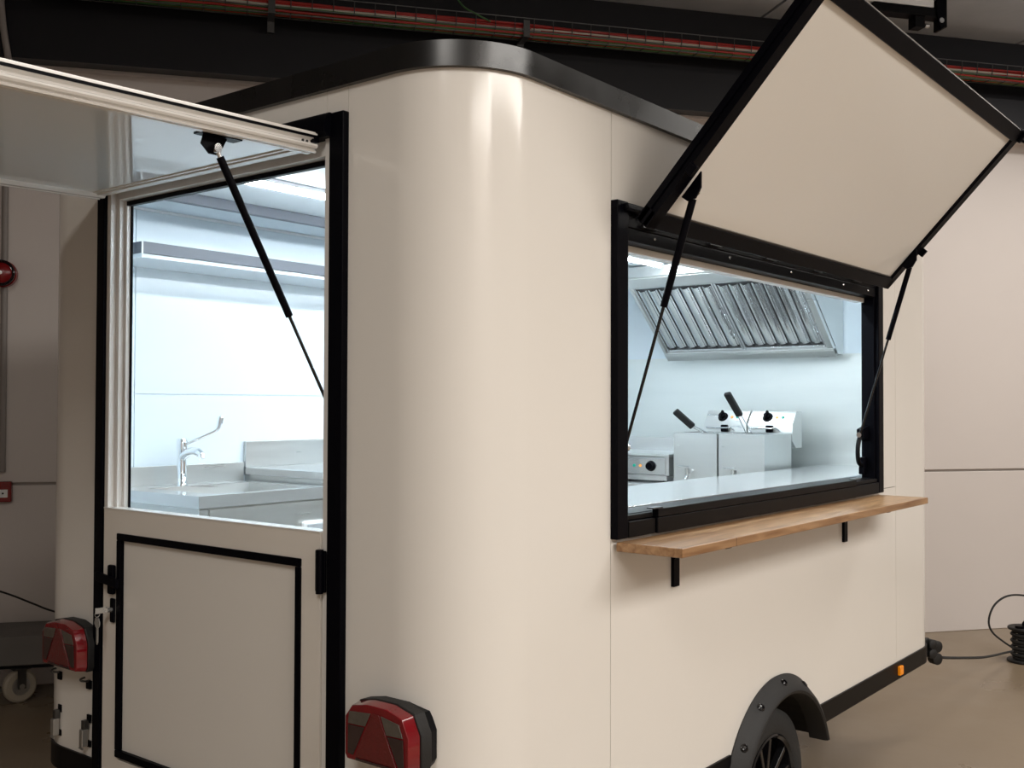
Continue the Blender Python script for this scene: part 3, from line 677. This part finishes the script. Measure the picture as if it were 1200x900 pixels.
# upper shelf on the far wall
us_ = thing('wall_shelf', (1.6, 2.0, 2.35), 'long white wall shelf with slate grey front edge above the sink', 'shelf')
MB().box(.255, 2.95, 1.86, SY1, 2.352, 2.372).build('shelf_board', 'lining', us_, bevel=.002)
MB().box(.252, 2.95, 1.85, 1.86, 2.368, 2.412).build('front_edge', 'grey_blue', us_)
MB().box(.252, .262, 1.86, SY1, 2.368, 2.412).build('side_edge', 'grey_blue', us_)
MB().box(.251, .256, 1.849, 1.854, 2.35, 2.412).build('corner_strip', 'white_plastic', us_)

# ------------------------------------------------------------------ counters by the front wall and window
fc = thing('appliance_table', (3.42, 1.1, .55), 'low stainless steel table along the front wall carrying griddle and fryers', 'table')
MB().box(3.03, LX-.05, .60, 1.90, 1.33, 1.36).build('table_top', 'steel_smooth', fc, bevel=.003)
MB().box(3.06, LX-.05, .62, 1.90, .56, 1.33).build('cabinet_body', 'steel', fc)
sc_ = thing('serving_counter', (2.2, .32, .55), 'stainless steel serving counter along the inside of the window', 'counter')
MB().prism([(.70, .108, 1.435), (3.62, .108, 1.435), (3.72, .16, 1.435), (3.79, .25, 1.435), (LX-.05, .32, 1.435), (LX-.05, .585, 1.435), (.70, .585, 1.435)], (0, 0, .027)).build('counter_top', 'steel_smooth', sc_, bevel=.003)
MB().box(.75, 3.60, .12, .55, .73, 1.435).build('cabinet_body', 'steel', sc_)

# fryers
def fryer(yc, label):
    F = thing('deep_fryer', (3.33, yc, 1.36), label, 'fryer', 'deep fryers on the table')
    x0, x1, w, zt = 3.15, 3.49, .132, 1.64
    m = MB(); t = .006
    m.box(x0, x0+t, yc-w, yc+w, 1.375, zt); m.box(x1-t, x1, yc-w, yc+w, 1.375, zt); m.box(x0+t, x1-t, yc-w, yc-w+t, 1.375, zt); m.box(x0+t, x1-t, yc+w-t, yc+w, 1.375, zt); m.box(x0+t, x1-t, yc-w+t, yc+w-t, 1.375, 1.385)
    m.build('tank', 'steel', F)
    m = MB()
    m.box(x0-.003, x0+.016, yc-w-.003, yc+w+.003, zt, zt+.004); m.box(x1-.016, x1, yc-w-.003, yc+w+.003, zt, zt+.004)
    for s in (-1, 1): m.box(x0+.016, x1-.016, yc+s*(w-.006)-.009, yc+s*(w-.006)+.009, zt, zt+.004)
    m.build('rim', 'steel_smooth', F)
    MB().box(x0+.01, x1-.01, yc-w+.008, yc+w-.008, 1.55, 1.552).build('oil_pan', 'steel_dark', F)
    for a in (x0+.03, x1-.03):
        for b in (yc-w+.03, yc+w-.03): MB().lathe([(.014, 0), (.014, .016)], (a, b, 1.36), (0, 0, 1), 12).build('foot', 'black', F)
    hd = MB().prism([(x1+.002, yc-w-.006, 1.60), (x1+.002, yc-w-.006, 1.69), (x1+.06, yc-w-.006, 1.765), (x1+.13, yc-w-.006, 1.765), (x1+.13, yc-w-.006, 1.56), (x1+.05, yc-w-.006, 1.56)], (0, 2*w+.004, 0)).build('control_head', 'steel', F, bevel=.003)
    nn = V((-.79, 0, .61)); c0 = V((x1+.031, 0, 1.7275))
    kn = MB().lathe([(.030, 0), (.029, .006), (.022, .010), (.020, .024), (.0005, .025)], c0+V((0, yc+.02, 0)), nn, 24).build('knob', 'black', hd, smooth=40)
    MB().obox(c0+V((0, yc+.02, 0))+nn*.026, (nn*.008, V((0, .006, 0)), nn.cross(V((0, 1, 0)))*.026)).build('knob_grip', 'black', hd, bevel=.002)
    for k, mt in ((1, 'amber_dot'), (2, 'green_dot')):
        MB().lathe([(.009, 0), (.008, .004), (.0005, .005)], c0+V((0, yc+.02-.022-.034*k, 0)), nn, 16).build('indicator', mt, hd, smooth=40)
    MB().tube(smooth_path([(x1+.0, yc+.10, 1.665), (x1-.03, yc+.095, 1.672), (x1-.035, yc+.08, 1.668), (x1-.035, yc-.03, 1.668), (x1-.03, yc-.05, 1.672), (x1, yc-.065, 1.655)], 5), .005, 8).build('basket_rest', 'chrome', hd, smooth=60)
    MB().box(x1-.028, x1+.0, yc-.028, yc+.008, 1.645, 1.685).build('safety_switch', 'black', hd, bevel=.005)
    # drain tap
    dt = MB().tube([(x0, yc+.02, 1.435), (x0-.045, yc+.02, 1.435)], .011, 12).build('drain_tap', 'chrome', F, smooth=50)
    MB().lathe([(.017, -.018), (.017, .018)], (x0-.04, yc+.02, 1.435), (0, 0, 1), 16).build('valve_body', 'chrome', dt, smooth=40)
    MB().obox(V((x0-.045, yc+.045, 1.462)), (V((.006, 0, 0)), V((0, .035, 0)), V((0, 0, .004)))).build('valve_lever', 'chrome', dt, bevel=.002)
    MB().tube([(x0-.04, yc+.02, 1.42), (x0-.05, yc+.03, 1.39)], .010, 10).build('nozzle', 'chrome', dt, smooth=50)
    return F
fryer(1.072, 'stainless steel deep fryer between the griddle and the other fryer')
fryer(.797, 'stainless steel deep fryer at the end of the row, farther from the griddle')
def basket(tip, mid, root, yc, label):
    tip, mid, root = V(tip), V(mid), V(root)
    B = thing('fry_basket', (3.36, yc, 1.56), label, 'basket', 'fry baskets in the fryers')
    m = MB()
    for k in range(5):
        x = 3.21+.05*k; m.tube([(x, yc-.09, 1.632), (x, yc-.08, 1.562), (x, yc+.08, 1.562), (x, yc+.09, 1.632)], .002, 5)
    for k in range(5):
        y = yc-.08+.04*k; m.tube([(3.20, y, 1.632), (3.21, y, 1.562), (3.42, y, 1.562), (3.43, y, 1.632)], .002, 5)
    m.tube([(3.20, yc-.09, 1.632), (3.43, yc-.09, 1.632), (3.43, yc+.09, 1.632), (3.20, yc+.09, 1.632)], .003, 6, closed=True)
    m.build('wire_mesh', 'chrome', B, smooth=60)
    d = (tip-mid); side = V((0, 1, 0))*.010
    for s in (-1, 1): MB().tube([root+side*s*1.8, mid+side*s+d*.1], .0035, 7).build('handle_wire', 'chrome', B, smooth=60)
    dn = d.normalized(); ww = dn.cross(V((1, 0, 0))).normalized()
    MB().obox(mid+d*.5, (d*.5, ww*.020, dn.cross(ww)*.012)).build('handle_grip', 'black_plastic', B, bevel=.008, segs=3)
basket((3.26, 1.26, 1.763), (3.34, 1.188, 1.672), (3.41, 1.13, 1.63), 1.072, 'wire fry basket with a black grip leaning low over the fryer beside the griddle')
basket((3.22, .916, 1.862), (3.33, .893, 1.738), (3.40, .868, 1.632), .797, 'wire fry basket with a black grip standing steeply from the end fryer')

# griddle
G = thing('griddle', (3.35, 1.45, 1.36), 'stainless steel electric griddle with a single black knob beside the fryers', 'griddle')
gy0, gy1 = 1.235, 1.80
MB().box(3.17, 3.62, gy0+.012, gy1, 1.40, 1.505).build('body', 'steel', G, bevel=.003)
MB().box(3.158, 3.17, gy0+.03, gy1, 1.405, 1.498).build('front_panel', 'steel_smooth', G, bevel=.002)
MB().box(3.15, 3.62, gy0, gy1, 1.505, 1.522).build('hot_plate', 'steel', G, bevel=.004)
m = MB(); m.prism([(3.20, gy0, 1.522), (3.62, gy0, 1.522), (3.62, gy0, 1.60), (3.56, gy0, 1.60)], (0, .004, 0)); m.box(3.60, 3.62, gy0, gy1, 1.522, 1.60); m.build('splash_guard', 'steel_smooth', G)
MB().lathe([(.030, 0), (.029, .006), (.023, .012), (.021, .026), (.0005, .027)], (3.158, 1.355, 1.452), (-1, 0, 0), 24).build('knob', 'black', G, smooth=40)
for y, mt in ((1.425, 'amber_dot'), (1.465, 'green_dot')): MB().lathe([(.009, 0), (.008, .004), (.0005, .005)], (3.158, y, 1.452), (-1, 0, 0), 14).build('indicator', mt, G, smooth=40)
MB().box(3.16, 3.60, gy0+.02, gy1, 1.372, 1.40).build('drip_tray', 'steel_smooth', G)
for x in (3.2, 3.58):
    for y in (gy0+.05, gy1-.05): MB().lathe([(.016, 0), (.016, .013)], (x, y, 1.36), (0, 0, 1), 12).build('foot', 'black', G)

# ------------------------------------------------------------------ extractor hood
HH = thing('extractor_hood', (3.5, 1.03, 2.08), 'stainless steel extractor hood with two slanted baffle filters on the front wall', 'hood')
hy0, hy1, xb = .495, 1.565, LX-.049
A_ = V((3.70, 0, 2.105)); B_ = V((3.24, 0, 2.515)); sd = (B_-A_); sl = sd.length; sdn = sd.normalized(); nrm = V((-sdn.z, 0, sdn.x)); nrm = nrm if nrm.z < 0 else -nrm
profh = [(xb, 2.082), (3.69, 2.082), (3.67, 2.10), (3.70, 2.125), (3.27, 2.515), (3.20, 2.53), (3.20, 2.59), (xb, 2.59)]
MB().prism([(x, hy0, z) for x, z in profh], (0, hy1-hy0, 0)).build('hood_body', 'steel', HH, bevel=.002)
def hs(s, y, h): return A_+sdn*s+nrm*h+V((0, y, 0))
def sbox(mb, s0, s1, y0, y1, h0, h1):
    vs = [hs(s, y, h) for s in (s0, s1) for y in (y0, y1) for h in (h0, h1)]
    return mb.add(vs, [(0, 1, 3, 2), (4, 6, 7, 5), (0, 4, 5, 1), (2, 3, 7, 6), (0, 2, 6, 4), (1, 5, 7, 3)])
sbox(MB(), -.035, .03, hy0, hy1, -.006, .022).build('grease_gutter', 'steel', HH, bevel=.003)
sbox(MB(), sl-.045, sl+.03, hy0, hy1, -.006, .020).build('top_rail', 'steel', HH, bevel=.003)
for y0_, y1_ in ((hy0, hy0+.035), (hy1-.02, hy1)): sbox(MB(), .03, sl-.045, y0_, y1_, -.006, .020).build('side_rail', 'steel', HH, bevel=.002)
ym = (hy0+hy1)/2
for y0_, y1_ in ((hy0+.037, ym-.002), (ym+.002, hy1-.022)):
    fl = sbox(MB(), .032, sl-.047, y0_, y1_, -.012, -.004).build('baffle_filter', 'steel_dark', HH)
    for a, b in ((y0_, y0_+.012), (y1_-.012, y1_)): sbox(MB(), .032, sl-.047, a, b, -.004, .012).build('filter_edge', 'steel_smooth', fl, bevel=.002)
    for a, b in ((.032, .046), (sl-.061, sl-.047)): sbox(MB(), a, b, y0_+.012, y1_-.012, -.004, .008).build('filter_edge', 'steel_smooth', fl, bevel=.002)
    nb = 7; pit = (y1_-y0_-.024)/nb
    c0 = y0_+.012+pit*.5; w = pit*.43
    bm2 = MB(); cs = [(-w, -.002), (-w, .006), (-w*.72, .008), (-w*.68, .014), (-w*.1, .019), (w*.35, .019), (w*.40, .011), (w*.62, .011), (w*.66, .006), (w, .005), (w, -.002)]
    bm2.prism([hs(.075, c0+a, h) for a, h in cs], sdn*(sl-.15))
    bf = bm2.build('baffle', 'baffle_steel', fl, smooth=50)
    for k in range(1, nb): share(bf, (0, pit*k, 0))
    bk = MB(); bk.prism([hs(.050, c0-.022, -.004), hs(.050, c0+.020, -.004), hs(.074, c0+.020, -.004), hs(.10, c0-.016, -.004)], nrm*.004)
    b2 = bk.build('drain_slot', 'dark_gap', fl)
    for k in range(1, nb): share(b2, (0, pit*k, 0))
    m = MB(); yh = (y0_+y1_)/2
    for s in (.14, .30): m.tube(smooth_path([hs(s, y0_+.02, .010), hs(s+.01, y0_+.02, .03), hs(s+.06, y0_+.02, .03), hs(s+.07, y0_+.02, .010)], 4), .003, 6)
    m.build('filter_handle', 'chrome', fl)

# ------------------------------------------------------------------ cable reel and power cable on the hall floor
rc = V((6.10, .075, 0))
cr_ = thing('cable_reel', rc, 'black cable reel standing on the concrete floor by the back wall', 'cable reel')
for z0_, z1_, r_ in ((.0, .02, .12), (.225, .245, .115)):
    MB().lathe([(r_*.95, z0_), (r_, z0_+.005), (r_, z1_-.005), (r_*.95, z1_)], rc, (0, 0, 1), 32).build('flange', 'black_plastic', cr_, smooth=40)
MB().lathe([(.05, .02), (.05, .225)], rc, (0, 0, 1), 20).build('drum', 'black', cr_, smooth=40)
for k in range(9):
    zz = .032+.023*k; rad = .075+.012*(k % 2)
    MB().tube([rc+V((rad*math.cos(a*math.pi/10), rad*math.sin(a*math.pi/10), zz)) for a in range(20)], .0115, 7, closed=True).build('cable_turn', 'rubber', cr_, smooth=60)
MB().tube(smooth_path([rc+V((-.04, .0, .245)), rc+V((-.04, 0, .275)), rc+V((.04, 0, .275)), rc+V((.04, 0, .245))], 5), .012, 8).build('carry_handle', 'black', cr_, smooth=60)
MB().lathe([(.03, .245), (.03, .262), (.0005, .265)], rc+V((-.075, .02, 0)), (0, 0, 1), 14).build('knob', 'black', cr_, smooth=40)
pts = [(LX+.152, .028, .420), (4.1, .025, .402), (4.4, .035, .345), (4.9, .055, .253), (5.3, .081, .189), (5.7, .111, .13), (5.92, .117, .10)]
m = MB().tube(smooth_path(pts, 8), .008, 8)
tag(m.build('power_cable', 'rubber', smooth=60), 'black power cable running from the trailer socket to the cable reel', 'cable')
e1 = V((-.62*0+.7986, -.6018, 0))
pts = [rc+e1*a+V((0, 0, b)) for a, b in ((-.098, .10), (-.18, .15), (-.27, .22), (-.30, .30), (-.26, .40), (-.17, .46), (-.05, .47), (.1, .43), (.22, .30), (.30, .12), (.36, .012), (.6, .012))]
m = MB().tube(smooth_path(pts, 6), .007, 8)
m.build('cable_end', 'rubber', cr_, smooth=60)
